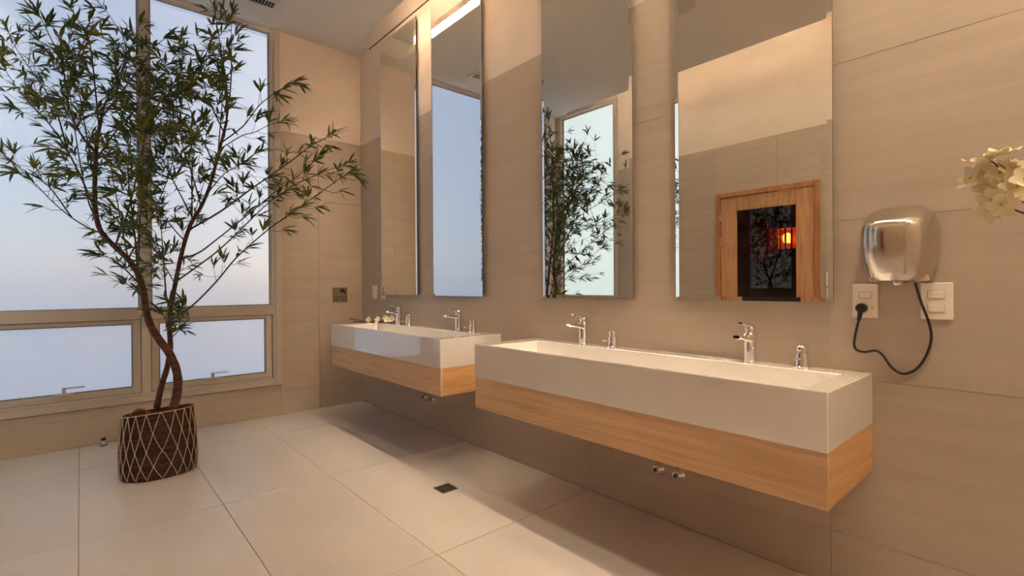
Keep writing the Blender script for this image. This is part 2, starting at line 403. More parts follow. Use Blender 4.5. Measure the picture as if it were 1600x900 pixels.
# ------------------------------------------------------------------ counters
ZB0, ZB1, ZW0, YF = .657, .844, .482, -.500
def basin(x0, x1, label):
    t = thing('trough_basin', label, 'washbasin', ((x0+x1)/2, -.25, ZB0), 'white trough basins')
    ml, mr_, mbk, mf = .115, .070, .112, .016; dp = .105; sl = .03
    xi0, xi1, yi0, yi1 = x0+ml, x1-mr_, YF+mf, -mbk
    zt = ZB1; zb = ZB1-dp
    V = [(x0,YF,ZB0),(x1,YF,ZB0),(x1,-.001,ZB0),(x0,-.001,ZB0),(x0,YF,zt),(x1,YF,zt),(x1,-.001,zt),(x0,-.001,zt),
         (xi0,yi0,zt),(xi1,yi0,zt),(xi1,yi1,zt),(xi0,yi1,zt),(xi0+.01,yi0+.006,zb),(xi1-.01,yi0+.006,zb),(xi1-.01,yi1-.012,zb),(xi0+.01,yi1-.012,zb)]
    F = [(0,3,2,1),(0,1,5,4),(1,2,6,5),(2,3,7,6),(3,0,4,7),(4,5,9,8),(5,6,10,9),(6,7,11,10),(7,4,8,11),
         (8,9,13,12),(9,10,14,13),(10,11,15,14),(11,8,12,15),(12,13,14,15)]
    bevel(obj('trough', V, F, M_white, t), .004, 3)
    # slot drain in the bottom
    for fx in (.27, .73):
        cx = x0+(x1-x0)*fx
        MB().lathe([(.030, 0), (.030, .002), (.024, .003), (0, .003)], (cx, -.30, zb), n=20).build('drain_ring', M_chrome, t, ang=40)
    return t
def cabinet(x0, x1, label):
    t = thing('vanity_cabinet', label, 'cabinet', ((x0+x1)/2, -.25, ZW0), 'oak cabinets under the basins')
    a, b, f = x0+.003, x1-.003, YF+.003
    bevel(boxo('front_panel', (a, f, ZW0), (b, f+.02, ZB0), M_oak, t, origin=((a+b)/2, f, ZW0)), .0008)
    bevel(boxo('side_panel', (b-.02, f+.0205, ZW0), (b, -.001, ZB0), M_oak_edge, t, origin=(b, -.2, ZW0)), .0008)
    bevel(boxo('side_panel', (a, f+.0205, ZW0), (a+.02, -.001, ZB0), M_oak_edge, t, origin=(a, -.2, ZW0)), .0008)
    boxo('bottom_panel', (a+.02, f+.02, ZW0+.003), (b-.02, -.001, ZW0+.021), M_oak, t, origin=((a+b)/2, -.2, ZW0))
    return t
LX0, LX1, NX0, NX1 = .462, 2.246, 2.604, 4.379
cabinet(LX0, LX1, 'oak wall-hung cabinet under the far white basin')
cabinet(NX0, NX1, 'oak wall-hung cabinet under the near white basin')
basin(LX0, LX1, 'long white trough basin at the far end near the window')
basin(NX0, NX1, 'long white trough basin nearest the hand dryer')

# ------------------------------------------------------------------ taps
def faucet(x, label):
    y, z = -.056, ZB1
    t = thing('basin_faucet', label, 'faucet', (x, y, z), 'chrome basin faucets')
    MB().lathe([(.028, 0), (.028, .004), (.0262, .006), (.0248, .06), (.0258, .098), (.0272, .112), (.0272, .121), (.0250, .124), (0, .124)], (x, y, z), n=28).build('body', M_chrome, t, ang=35)
    # flattened spout reaching into the room
    ry = [(.0, .100, .022, .015), (-.03, .103, .021, .013), (-.06, .107, .020, .011), (-.09, .111, .019, .010), (-.118, .1145, .018, .009), (-.127, .115, .014, .006)]
    v = []; n = 12
    for (dy, dz, a, b) in ry:
        v += [(x+a*math.copysign(abs(math.cos(2*PI*k/n))**.6, math.cos(2*PI*k/n)), y+dy, z+dz+b*math.copysign(abs(math.sin(2*PI*k/n))**.7, math.sin(2*PI*k/n))) for k in range(n)]
    f = [(i*n+(k+1) % n, i*n+k, (i+1)*n+k, (i+1)*n+(k+1) % n) for i in range(len(ry)-1) for k in range(n)] + [tuple(range(n)), tuple(reversed([(len(ry)-1)*n+k for k in range(n)]))]
    sp = obj('spout', v, f, M_chrome, t); smooth_by_angle(sp, 50)
    MB().lathe([(.009, 0), (.009, -.006), (.007, -.008), (0, -.008)], (x, y-.104, z+.110), n=16).build('aerator', M_chrome, sp, ang=40)
    MB().lathe([(.020, .124), (.020, .134), (.024, .138), (.024, .146), (.020, .152), (0, .156)], (x, y, z), n=26).build('cartridge', M_chrome, t, ang=35)
    lv = [(x, y+.016, z+.150), (x, y-.01, z+.156), (x, y-.035, z+.158), (x, y-.06, z+.163), (x, y-.09, z+.170)]
    mb = MB(); n = 8; vv = []
    for i, p in enumerate(lv):
        a = (.017, .016, .013, .0115, .0095)[i]; b = (.008, .008, .0062, .005, .004)[i]
        vv += [(p[0]+a*math.cos(2*PI*k/n), p[1], p[2]+b*math.sin(2*PI*k/n)) for k in range(n)]
    ff = [(i*n+(k+1) % n, i*n+k, (i+1)*n+k, (i+1)*n+(k+1) % n) for i in range(4) for k in range(n)] + [tuple(range(n)), tuple(reversed(range(32, 40)))]
    smooth_by_angle(obj('lever', vv, ff, M_chrome, t), 60)
def dispenser(x, label):
    y, z = -.054, ZB1
    t = thing('soap_dispenser', label, 'soap dispenser', (x, y, z), 'chrome soap dispensers')
    MB().lathe([(.033, 0), (.033, .005), (.0300, .007), (.0255, .045), (.0235, .058), (0, .058)], (x, y, z), n=24).build('body', M_chrome, t, ang=35)
    MB().lathe([(.018, .058), (.018, .062), (.0230, .064), (.0230, .084), (.020, .087), (0, .087)], (x, y, z), n=24).build('push_cap', M_chrome, t, ang=35)
    MB().lathe([(.0075, 0), (.0075, .002), (.004, .003), (0, .003)], (x, y-.0228, z+.073), axis=(0, -1, 0), n=14).build('button', M_chrome, t, ang=40)
    MB().tube([(x, y-.012, z+.036), (x, y-.045, z+.038), (x, y-.078, z+.040)], [.0055, .0046, .004], 10).build('nozzle', M_chrome, t, ang=40)
for x, lab in ((.885, 'chrome faucet on the far basin beside the white blossom'), (1.810, 'chrome faucet on the far basin, the one nearer the near basin'),
               (3.036, 'chrome faucet at the left end of the near basin'), (3.960, 'chrome faucet on the near basin closest to the hand dryer')):
    faucet(x, lab)
for x, lab in ((1.062, 'chrome soap dispenser on the far basin nearest the window'), (1.992, 'chrome soap dispenser at the right end of the far basin'),
               (3.240, 'chrome soap dispenser in the middle of the near basin'), (4.160, 'chrome soap dispenser at the right end of the near basin')):
    dispenser(x, lab)

# ------------------------------------------------------------------ shut-off valves on the wall under the counters
def valve(x, z, label):
    t = thing('shutoff_valve', label, 'valve', (x, 0, z), 'chrome shut-off valves')
    MB().lathe([(.036, 0), (.037, .003), (.033, .008), (.019, .024), (.016, .0245), (0, .0245)], (x, 0, z), axis=(0, -1, 0), n=16).build('flange', M_satin, t, ang=15)
    MB().lathe([(.014, .022), (.014, .030), (.011, .032), (0, .032)], (x, 0, z), axis=(0, -1, 0), n=6).build('spindle', M_bronze, t, ang=40)
    MB().lathe([(.007, 0), (.007, .0012), (0, .0014)], (x, -.0319, z), axis=(0, -1, 0), n=14).build('cap', M_dark, t)  # black disc painted as the shade of the centre hole
valve(3.479, .247, 'chrome valve on the wall, left one under the near counter')
valve(3.590, .247, 'chrome valve on the wall, right one under the near counter')
valve(1.24, .243, 'chrome valve on the wall, left one under the far counter')
valve(1.36, .243, 'chrome valve on the wall, right one under the far counter')

# ------------------------------------------------------------------ hand dryer, sockets and cord
def dryer():
    cx, zb = 4.464, 1.180
    t = thing('hand_dryer', 'brushed steel hand dryer on the tiled wall right of the mirrors', 'hand dryer', (cx, 0, zb))
    n = 28; rows = []
    # (height, half width, depth, corner exponent)
    prof = [(.000, .080, .120), (.004, .086, .128), (.03, .0935, .141), (.07, .1015, .155), (.12, .1075, .166), (.16, .1090, .170), (.185, .1080, .169), (.198, .1055, .165), (.204, .1015, .160)]
    v = []
    for h, w, d in prof:
        for k in range(n+1):
            a = PI*k/n; c, s = math.cos(a), math.sin(a)
            v.append((cx-w*math.copysign(abs(c)**.86, c), -.012-(d-.012)*abs(s)**.80, zb+h))
    N = n+1
    f = [(i*N+k, i*N+k+1, (i+1)*N+k+1, (i+1)*N+k) for i in range(len(prof)-1) for k in range(n)]
    f.append(tuple(range(n, -1, -1)))
    f += [(i*N+n, i*N, (i+1)*N, (i+1)*N+n) for i in range(len(prof)-1)]
    # domed top running back up to the wall
    base = (len(prof)-1)*N; top = []
    for r, hz in ((.97, .2075), (.90, .2125), (.75, .2225), (.55, .237), (.35, .250), (.15, .260), (.02, .263)):
        st = len(v)
        for k in range(N):
            p = v[base+k]; v.append((cx+(p[0]-cx)*(1-.62*(1-r)**2.2), -.012+(p[1]+.012)*r, zb+hz))
        top.append(st)
    pr = base
    for st in top:
        f += [(pr+k, pr+k+1, st+k+1, st+k) for k in range(n)]; f.append((pr+n, pr, st, st+n)); pr = st
    f.append(tuple(range(pr, pr+N)))
    o = obj('casing', v, f, M_steel, t); smooth_by_angle(o, 50)
    bp = boxo('wall_plate', (cx-.085, -.012, zb+.004), (cx+.085, 0, zb+.232), M_dark, t)
    MB().lathe([(.013, 0), (.013, -.008), (.010, -.013), (.006, -.013), (.006, -.004)], (cx+.004, -.075, zb), n=20).build('nozzle', M_chrome, t, ang=35)
    MB().lathe([(.008, 0), (.007, -.005), (0, -.006)], (cx+.030, -.095, zb), n=14).build('sensor_lamp', M_red, t, ang=50)
    MB().lathe([(.005, 0), (.005, -.002), (0, -.002)], (cx-.055, -.08, zb), n=12).build('screw', M_chrome, t)
dryer()
def plate(name, label, x0, x1, z0, z1, rockers, group):
    t = thing(name, label, name.replace('_', ' ').replace('wall ', ''), ((x0+x1)/2, 0, z0), group)
    bevel(boxo('cover', (x0, -.009, z0), (x1, 0, z1), M_plate, t), .003, 3)
    for (a, b, c, d) in rockers:
        boxo('rocker_frame', (a-.002, -.0096, c-.002), (b+.002, -.008, d+.002), M_doorf, t)
        bevel(boxo('rocker', (a, -.0125, c), (b, -.008, d), M_plate2, t), .0012)
    return t
o1 = plate('wall_socket', 'white socket plate with the black plug, left below the dryer', 4.318, 4.398, 1.047, 1.172, [(4.340, 4.378, 1.120, 1.142)], 'white plates below the dryer')
MB().lathe([(.020, 0), (.020, .004), (0, .004)], (4.350, -.009, 1.083), axis=(0, -1, 0), n=20).build('outlet', M_plate2, o1)
boxo('label_mark', (4.378, -.0098, 1.078), (4.384, -.0088, 1.090), M_doorf, o1)
plate('wall_switch', 'white double switch plate, right below the dryer', 4.519, 4.604, 1.049, 1.175, [(4.539, 4.582, 1.122, 1.146), (4.539, 4.582, 1.075, 1.099)], 'white plates below the dryer')
plate('wall_switch', 'narrow white switch on the wall between corner and first mirror', .262, .350, 1.062, 1.190, [(.285, .327, 1.09, 1.162)], 'narrow switches in the corner')
plate('wall_switch', 'narrow white switch half behind the first mirror', .452, .535, 1.062, 1.190, [(.475, .515, 1.09, 1.162)], 'narrow switches in the corner')
pc = pxy(1345, 483, -.020)
def cord():
    t = thing('power_cord', 'black power cord looping from the dryer to the socket', 'cord', (pc.x, 0, pc.z))
    P = [(1430, 442, -.05), (1439, 472, -.03), (1451, 503, -.018), (1455, 530, -.012), (1446, 558, -.010), (1430, 578, -.008), (1410, 584, -.008), (1393, 574, -.008), (1379, 555, -.008),
         (1368, 548, -.010), (1352, 550, -.014), (1339, 547, -.018), (1334.5, 538, -.022), (1337, 520, -.026), (1341, 503, -.030), (1344, 490, -.032)]
    MB().tube(catmull([pxy(a, b, c) for a, b, c in P], 6), .0042, 8).build('cable', M_dark, t, ang=60)
    c = Vector((4.350, 0, 1.083))
    MB().lathe([(.0185, .012), (.0185, .020), (.0165, .034), (.010, .038), (0, .038)], c, axis=(0, -1, 0), n=20).build('plug', M_dark, t, ang=40)
    MB().tube([(c.x, -.030, c.z-.008), (c.x-.003, -.032, c.z-.028), (c.x-.006, -.032, c.z-.046)], [.009, .0075, .006], 10).build('strain_relief', M_dark, t, ang=50)
cord()

# ------------------------------------------------------------------ engraved notice on the window wall
def notice():
    y0, y1, z0, z1 = -.309, -.155, 1.030, 1.176
    t = thing('notice_plate', 'small square engraved metal notice with a tap symbol beside the window', 'sign', (0, (y0+y1)/2, z0))
    bevel(boxo('plate', (0, y0, z0), (.004, y1, z1), M_bronze, t), .001)
    x = .0042; cy, cz = y0+.103, z0+.108
    s = MB()   # tap symbol
    s.box((.004, cy-.026, cz-.006), (x+.0004, cy+.026, cz+.008)); s.box((.004, cy-.026, cz-.012), (x+.0004, cy-.018, cz+.014))
    s.box((.004, cy-.004, cz+.008), (x+.0004, cy+.004, cz+.020)); s.box((.004, cy-.014, cz+.018), (x+.0004, cy+.014, cz+.024))
    s.box((.004, cy+.018, cz-.024), (x+.0004, cy+.028, cz+.008)); s.box((.004, cy-.008, cz-.012), (x+.0004, cy+.008, cz+.012))
    s.build('tap_symbol', M_ink, t)
    for r, words in enumerate(((.014, .024, .028, .020), (.010, .030, .022, .034), (.016, .030))):
        yy = y0+.010; zz = z0+.052-r*.020; lm = MB()
        for wd in words:
            k = 0
            while k < wd-.004:
                lm.box((.004, yy+k, zz-.0045), (x, yy+k+.0032, zz+random.choice((.003, .0045, .0045)))); k += .0046
            yy += wd+.004
        lm.build('text_line', M_ink, t)
notice()

# ------------------------------------------------------------------ floor drain, door stop
def drain():
    x, y = 2.456, -.604; h = .052
    t = thing('floor_drain', 'small square metal floor drain in front of the counters', 'drain', (x, y, 0))
    mb = MB(); w = .010
    for a, b in (((x-h, y-h), (x+h, y-h+w)), ((x-h, y+h-w), (x+h, y+h)), ((x-h, y-h+w), (x-h+w, y+h-w)), ((x+h-w, y-h+w), (x+h, y+h-w))):
        mb.box((a[0], a[1], 0), (b[0], b[1], .003))
    mb.build('frame', M_bronze, t)
    boxo('sump_shade', (x-h+w, y-h+w, 0), (x+h-w, y+h-w, .0006), M_ink, t)  # flat black sheet painted as the shade below the grate
    g = MB()
    for i in range(7):
        g.box((x-h+w, y-h+w+.006+i*.0118, .0006), (x+h-w, y-h+w+.0115+i*.0118, .0026))
    g.build('grate', M_bronze, t)
drain()
def stop():
    x, y = .066, -2.072
    t = thing('door_stop', 'small metal door stop on the floor below the window', 'door stop', (x, y, 0))
    MB().lathe([(.026, 0), (.026, .004), (.014, .010), (.011, .012), (0, .012)], (x, y, 0), n=20).build('base', M_bronze, t, ang=35)
    MB().lathe([(.011, .012), (.011, .066), (.009, .070), (0, .070)], (x, y, 0), n=16).build('post', M_chrome, t, ang=35)
    MB().lathe([(.0135, .040), (.0135, .062), (.012, .064), (.011, .064)], (x+.0, y, 0), n=16).build('rubber_ring', M_dark, t, ang=35)
stop()

# ------------------------------------------------------------------ ceiling vent and speaker
def vent():
    x0, x1, y0, y1 = .605, .770, -1.62, -.985; z = ZC
    t = thing('air_vent', 'slotted air vent in the ceiling near the window', 'vent', ((x0+x1)/2, (y0+y1)/2, z))
    mb = MB(); w = .035
    mb.box((x0, y0, z-.008), (x0+w, y1, z)); mb.box((x1-w, y0, z-.008), (x1, y1, z)); mb.box((x0+w, y0, z-.008), (x1-w, y0+w, z)); mb.box((x0+w, y1-w, z-.008), (x1-w, y1, z))
    mb.build('frame', M_ceil, t)
    boxo('duct_shade', (x0+w, y0+w, z-.001), (x1-w, y1-w, z), M_ink, t)  # flat black sheet painted as the shade inside the vent
    k = y0+w+.006
    while k < y1-w-.008:
        v = [(x0+w, k, z-.007), (x1-w, k, z-.007), (x1-w, k+.006, z-.001), (x0+w, k+.006, z-.001), (x0+w, k+.0015, z-.008), (x1-w, k+.0015, z-.008), (x1-w, k+.0075, z-.002), (x0+w, k+.0075, z-.002)]
        obj('slat', v, [(0,1,2,3),(7,6,5,4),(0,4,5,1),(1,5,6,2),(2,6,7,3),(3,7,4,0)], M_doorf, t); k += .022
vent()
def downlight(x, y, label, on):
    t = thing('ceiling_lamp', label, 'lamp', (x, y, ZC), 'round ceiling lamps')
    MB().lathe([(.14, 0), (.14, -.006), (.130, -.009), (.128, -.006), (0, -.006)], (x, y, ZC), n=36).build('ring', M_ceil, t, ang=30)
    MB().lathe([(.126, -.006), (.06, -.0085), (0, -.009)], (x, y, ZC), n=32).build('diffuser', M_fill if on else M_doorf, t, ang=60)
M_fill = mat('fill lamp diffuser', (1, .9, .8), .5, emis=WARM, estr=FILL_LAMP)  # glow used only by the unseen lamps added as fill
downlight(2.78, -1.50, 'round flush ceiling lamp, unlit, seen in the right mirror', False)
downlight(4.80, -.78, 'round fill lamp added to the ceiling, out of view, above the hand dryer end', True)
downlight(5.85, -.78, 'round fill lamp added to the ceiling, out of view, near the end wall', True)

# ------------------------------------------------------------------ sauna door and the cabin behind it
def sauna():
    y = RY
    d = bpy.data.objects.new('door_1', None); COL.objects.link(d); d.location = (2.83, y, 0); ORG[d] = Vector((2.83, y, 0))
    d['kind'] = 'structure'; d['label'] = 'cedar sauna door with a smoked glass panel, seen in the mirror'
    w = .048
    for a, b, nm in (((DX0, 0), (DX0+w, DZ), 'jamb'), ((DX1-w, 0), (DX1, DZ), 'jamb'), ((DX0+w, DZ-w), (DX1-w, DZ), 'head')):
        bevel(boxo('casing_'+nm, (a[0], y-.12, a[1]), (b[0], y+.020, b[1]), M_pined, d), .004)
    lx0, lx1, lz = DX0+w+.006, DX1-w-.004, DZ-w-.006
    gx0, gx1, gz0, gz1 = 2.552, 3.118, .24, 1.942
    for nm, a, b in (('stile', (lx0, .01), (gx0, lz)), ('stile', (gx1, .01), (lx1, lz)), ('top_rail', (gx0, gz1), (gx1, lz)), ('bottom_rail', (gx0, .01), (gx1, gz0))):
        bevel(boxo(nm, (a[0]+.0005, y-.045, a[1]), (b[0]-.0005, y+.004, b[1]), M_pine, d, origin=(a[0], y, a[1])), .002)
    MB().box((gx0, y-.024, gz0), (gx1, y-.018, gz1)).build('glass', M_smoke, d)
    for z in (1.89, 1.64, .30):
        MB().tube([(lx0-.003, y+.012, z-.045), (lx0-.003, y+.012, z+.045)], .008, 10).build('hinge', M_steel, d, ang=40)
    MB().tube([(lx1-.06, y+.004, .95), (lx1-.06, y+.045, .95), (lx1-.06, y+.045, 1.15)], .013, 10).build('handle', M_pine, d, ang=40)
    # cabin
    cx0, cx1, cy0, cy1, cz = 1.75, 3.75, RY-1.70, RY-.142, 2.25
    cab = thing('sauna_cabin', 'plank lined sauna cabin glowing behind the smoked glass', 'sauna', ((cx0+cx1)/2, cy0, 0))
    boxo('shell_back', (cx0-.05, cy0-.05, 0), (cx1+.05, cy0-.012, cz), M_pined, cab); boxo('shell_side', (cx0-.05, cy0-.012, 0), (cx0-.012, cy1, cz), M_pined, cab)
    boxo('shell_side', (cx1+.012, cy0-.012, 0), (cx1+.05, cy1, cz), M_pined, cab); boxo('shell_top', (cx0-.05, cy0-.05, cz), (cx1+.05, cy1, cz+.04), M_pined, cab)
    boxo('shell_floor', (cx0-.05, cy0-.05, -.04), (cx1+.05, cy1, 0), M_pined, cab)
    k = cx0
    while k < cx1-.04:
        boxo('plank', (k+.003, cy0-.012, 0), (k+.085, cy0, cz), M_plank, cab, origin=(k, cy0, 0)); k += .0875
    k = cy0
    while k < cy1-.04:
        for xa, xb in ((cx0-.012, cx0), (cx1, cx1+.012)): boxo('plank', (xa, k+.003, 0), (xb, min(k+.085, cy1), cz), M_plank, cab, origin=(xa, k, 0))
        k += .0875
    for z in (.45, .9):
        yb = cy0+(.95 if z < .6 else .5)
        for s in range(4):
            boxo('bench_slat', (cx0+.01, yb-.48+s*.12, z-.03), (cx1-.01, yb-.38+s*.12, z), M_plank, cab, origin=(cx0, yb+s, z))
        for xx in (cx0+.03, cx1-.07): boxo('bench_post', (xx, yb-.4, 0), (xx+.04, yb-.1, z-.03), M_plank, cab, origin=(xx, yb, z))
    # slatted lamp on the cabin wall
    lx, ly, lzz = 2.46, cy0, 1.765
    lp = thing('sauna_lamp', 'glowing slatted wooden lamp on the sauna wall', 'lamp', (lx, ly, lzz))
    MB().lathe([(.035, -.06), (.05, -.02), (.05, .03), (.03, .06), (0, .07)], (lx, ly+.075, lzz), n=16).build('bulb', mat('sauna bulb', (1, .7, .4), .5, emis=(1, .42, .10), estr=26), lp, ang=60)
    for i in range(7):
        a = PI*i/6; boxo('shade_slat', (lx-.011+.13*math.cos(a), ly+.004+.13*math.sin(a)*.95, lzz-.17), (lx+.011+.13*math.cos(a), ly+.014+.13*math.sin(a)*.95, lzz+.15), M_pine, lp)
    for z in (-.14, .13):
        boxo('shade_bar', (lx-.14, ly, lzz+z-.01), (lx+.14, ly+.145, lzz+z), M_pine, lp)
sauna()
t = thing('thermostat', 'white control box with a dark display right of the sauna door', 'thermostat', (3.41, RY, 1.20))
bevel(boxo('case', (3.372, RY, 1.165), (3.450, RY+.022, 1.285), M_plate2, t), .005, 3)
boxo('display', (3.400, RY+.022, 1.235), (3.430, RY+.0228, 1.270), M_ink, t)
MB().lathe([(.009, 0), (.009, .004), (0, .005)], (3.41, RY+.022, 1.195), axis=(0, 1, 0), n=14).build('dial', M_plate, t)
t = thing('wall_switch', 'white switch below the thermostat by the sauna door', 'switch', (3.41, RY, 1.05))
bevel(boxo('cover', (3.372, RY, 1.03), (3.452, RY+.009, 1.145), M_plate, t), .003)
bevel(boxo('rocker', (3.392, RY+.008, 1.058), (3.432, RY+.013, 1.118), M_plate2, t), .002)

# ------------------------------------------------------------------ basket
BC = Vector((1.005, -1.822, 0))
BH = .392
def bpt(a, z, off=0.0):
    """point of the basket wall at angle a and height z: rounded base squeezed towards an oval mouth"""
    u = z/BH
    rx = (.160*(1-u)+.100*u)+.010*math.sin(PI*min(u*1.1, 1)); ry = (.198*(1-u)+.184*u)+.006*math.sin(PI*u)
    if u < .10: k = .93+.07*math.sin(u/.10*PI/2); rx *= k; ry *= k
    e = .82; c, s = math.cos(a), math.sin(a)
    return Vector((BC.x+(rx+off)*math.copysign(abs(c)**e, c), BC.y+(ry+off)*math.copysign(abs(s)**e, s), z+.012*math.sin(a+.8)*u))
def basket():
    t = thing('woven_basket', 'dark woven oval basket wrapped in a cream rope net', 'basket', BC)
    n = 64; rows = 26; v = []; f = []
    prof = []
    for i in range(rows):
        for q in (0, .28, .5, .72): prof.append(((i+q)/rows*BH, .0055*math.sin(PI*q)))
    prof.append((BH, 0))
    for (z, o) in prof:
        v += [bpt(2*PI*k/n, z, o+.0012*math.sin(k*1.9+z*400)) for k in range(n)]
    R = len(prof)
    f += [(i*n+k, i*n+(k+1) % n, (i+1)*n+(k+1) % n, (i+1)*n+k) for i in range(R-1) for k in range(n)]
    f.append(tuple(range(n-1, -1, -1)))
    st = len(v)
    for z, o in ((BH, -.012), (BH-.05, -.014)): v += [bpt(2*PI*k/n, z, o) for k in range(n)]
    f += [((R-1)*n+k, (R-1)*n+(k+1) % n, st+(k+1) % n, st+k) for k in range(n)] + [(st+k, st+(k+1) % n, st+n+(k+1) % n, st+n+k) for k in range(n)]
    obj('body', v, f, M_weave, t, True)
    MB().tube([bpt(2*PI*k/48, BH, -.004) for k in range(49)], .008, 8, False).build('rim', M_weave, t, True)
    # filling
    sv = []; rr = 10
    for i in range(rr+1):
        for k in range(n): 
            p = bpt(2*PI*k/n, BH-.045, -.013); q = BC+Vector((0, 0, BH-.030)); 
            w = Vector(q).lerp(p, i/rr); w.z += random.uniform(-.006, .006) if i < rr else 0; sv.append(w)
    obj('soil', sv, [(i*n+k, (i+1)*n+k, (i+1)*n+(k+1) % n, i*n+(k+1) % n) for i in range(rr) for k in range(n)], M_fibre, t)
    # braided handle folded along the front rim
    a0, a1 = -1.05, -.18; P = []
    for k in range(13):
        u = k/12; p = bpt(a0+(a1-a0)*u, BH-.012, -.012); p.z += .046*math.sin(PI*u); P.append(p)
    MB().tube(catmull(P, 3), .011, 8).build('handle', M_fibre, t, True)
    # rope net: alternate strands zigzag so that they knot into diamonds
    N = 20; zs = [BH+.004, BH*.70, BH*.44, BH*.215, BH*.012+.004]
    for j in range(N):
        for s in (1, -1):
            P = []
            for r in range(4):
                for q in range(4):
                    u = q/4; aa = 2*PI*(j+s*((.5*u) if r % 2 == 0 else (.5-.5*u)))/N
                    P.append(bpt(aa, max(zs[r]+(zs[r+1]-zs[r])*u, .006), .0085))
            aa = 2*PI*j/N; P.append(bpt(aa, .006, .0085))
            MB().tube(P, .0024, 5).build('rope', M_rope, t, True)
    kn = MB()
    for j in range(N):
        for r in (1, 2, 3):
            aa = 2*PI*(j+(.5 if r % 2 else 0))/N; p = bpt(aa, zs[r], .0095); kn.lathe([(0, -.006), (.005, -.003), (.005, .003), (0, .006)], p, n=6)
    kn.build('knots', M_rope, t, True)['kind'] = 'stuff'
    MB().tube([bpt(2*PI*k/48, BH, .007) for k in range(49)], .0028, 6, False).build('rope_ring', M_rope, t, True)
basket()

# ------------------------------------------------------------------ bamboo
def bamboo():
    rnd = random.Random(5)
    D0 = 3.10
    t = thing('bamboo_tree', 'tall potted bamboo with fine leaves standing before the window', 'plant', (BC.x, BC.y, BH-.04))
    br = []
    def line(P, r0, r1, name='branch', n=4):
        Q = catmull([px(a, b, D0+c) for a, b, c in P], n); L = len(Q)
        rad = [r0+(r1-r0)*(i/(L-1))**.9 for i in range(L)]
        # light node rings on the thick stems
        if r0 > .012: rad = [r*(1+.05*math.sin(i*2.1)) for i, r in enumerate(rad)]
        MB().tube(Q, rad, 10 if r0 > .01 else 6).build(name, M_bark if r0 > .010 else M_twig, t, True)
        br.append((Q, rad)); return Q
    line([(270,641,.07),(277,612,.07),(277,585,.06),(268,558,.04),(252,535,.02),(237,512,0),(229,488,0),(224,455,0),(215,427,.02),(200,405,.03),(178,384,.03),(158,362,.03),(150,335,.02),(148,300,0),(149,262,-.02),(151,225,-.03),(158,185,0)], .027, .010, 'trunk')
    line([(245,637,.12),(252,604,.13),(261,575,.14),(266,545,.13),(265,512,.11),(267,480,.10),(274,443,.08),(283,400,.06),(296,355,.03),(313,325,.02),(326,296,0),(336,262,0),(346,222,0),(354,190,0)], .019, .0075, 'trunk')
    K = []
    def b(P, r0=.0052, r1=.0016): K.append(line(P, r0, r1))
    # crown over the first stem
    b([(158,185,0),(165,160,.02),(180,150,.05),(190,117,.08),(207,70,.10),(220,32,.12)], .008)
    b([(150,240,-.03),(130,215,-.1),(110,175,-.16),(97,100,-.2),(77,55,-.24),(57,15,-.28)], .007)
    b([(149,330,0),(128,280,-.06),(105,235,-.1),(82,200,-.14),(57,172,-.18),(32,145,-.22),(0,97,-.27)], .006)
    b([(105,235,-.1),(90,180,-.05),(70,140,0),(50,112,.05),(25,75,.1),(8,40,.12)])
    b([(160,365,.03),(140,357,0),(112,340,-.05),(82,315,-.1),(50,282,-.14),(0,236,-.2)], .0055)
    b([(112,340,-.05),(75,290,.06),(40,268,.12),(15,250,.18)])
    b([(165,372,.04),(140,320,.10),(128,270,.18),(118,210,.26),(110,150,.34),(105,90,.4),(112,40,.44)], .006)
    b([(155,200,0),(150,150,-.1),(140,65,-.22),(125,37,-.26),(105,5,-.3)])
    b([(165,160,.02),(190,110,.2),(197,75,.24),(185,45,.28),(160,10,.32)])
    b([(158,185,0),(185,150,-.12),(215,110,-.22),(240,75,-.3),(265,55,-.36)], .006)
    b([(150,250,-.02),(185,200,-.12),(225,160,-.25),(270,130,-.36),(310,110,-.44)], .006)
    b([(180,384,.03),(200,330,-.1),(215,270,-.2),(230,210,-.3),(262,165,-.4),(290,140,-.48)], .0065)
    b([(215,427,.02),(212,380,.12),(205,320,.22),(200,260,.3),(208,200,.38),(230,150,.46),(250,105,.52)], .0065)
    b([(223,450,0),(200,425,-.08),(175,405,-.14),(150,395,-.2)])
    b([(227,470,0),(208,450,.06),(190,440,.1)])
    b([(200,405,.03),(225,360,.1),(250,310,.2),(270,250,.3),(262,200,.36)])
    # crown over the second stem
    b([(354,190,0),(355,150,0),(353,125,0),(347,87,.02),(340,45,.03),(335,12,.05)], .006)
    b([(350,215,0),(358,160,.1),(362,105,.14),(361,60,.18),(363,15,.2)])
    b([(302,342,.03),(285,310,-.05),(260,262,-.12),(245,230,-.16),(236,195,-.2)], .005)
    b([(314,322,.02),(300,272,.12),(285,227,.2),(280,195,.24),(276,150,.3),(285,100,.34)], .0055)
    b([(350,207,0),(330,165,-.12),(320,135,-.18),(312,95,-.24)])
    b([(336,262,0),(318,220,-.14),(300,180,-.24),(288,140,-.3)])
    b([(297,358,.03),(345,330,-.05),(390,297,-.1),(420,276,-.14),(457,250,-.18),(483,230,-.2),(522,208,-.22)], .0062)
    b([(283,405,.06),(310,395,.05),(335,377,.04),(390,333,0),(430,300,-.02),(463,277,-.03),(500,243,-.04)], .0058)
    b([(275,440,.08),(310,415,.12),(345,388,.16),(390,345,.2),(420,317,.22),(463,288,.24),(497,272,.25),(545,254,.26)], .0058)
    b([(267,500,.11),(300,478,.06),(338,440,0),(370,402,-.06),(420,358,-.1),(460,330,-.12),(497,303,-.14),(530,280,-.15),(548,269,-.16)], .0058)
    b([(347,222,0),(380,197,-.04),(403,167,-.07),(427,147,-.09),(462,127,-.1)], .0045)
    b([(345,232,0),(378,212,.08),(397,207,.1),(417,197,.13),(445,187,.15)], .004)
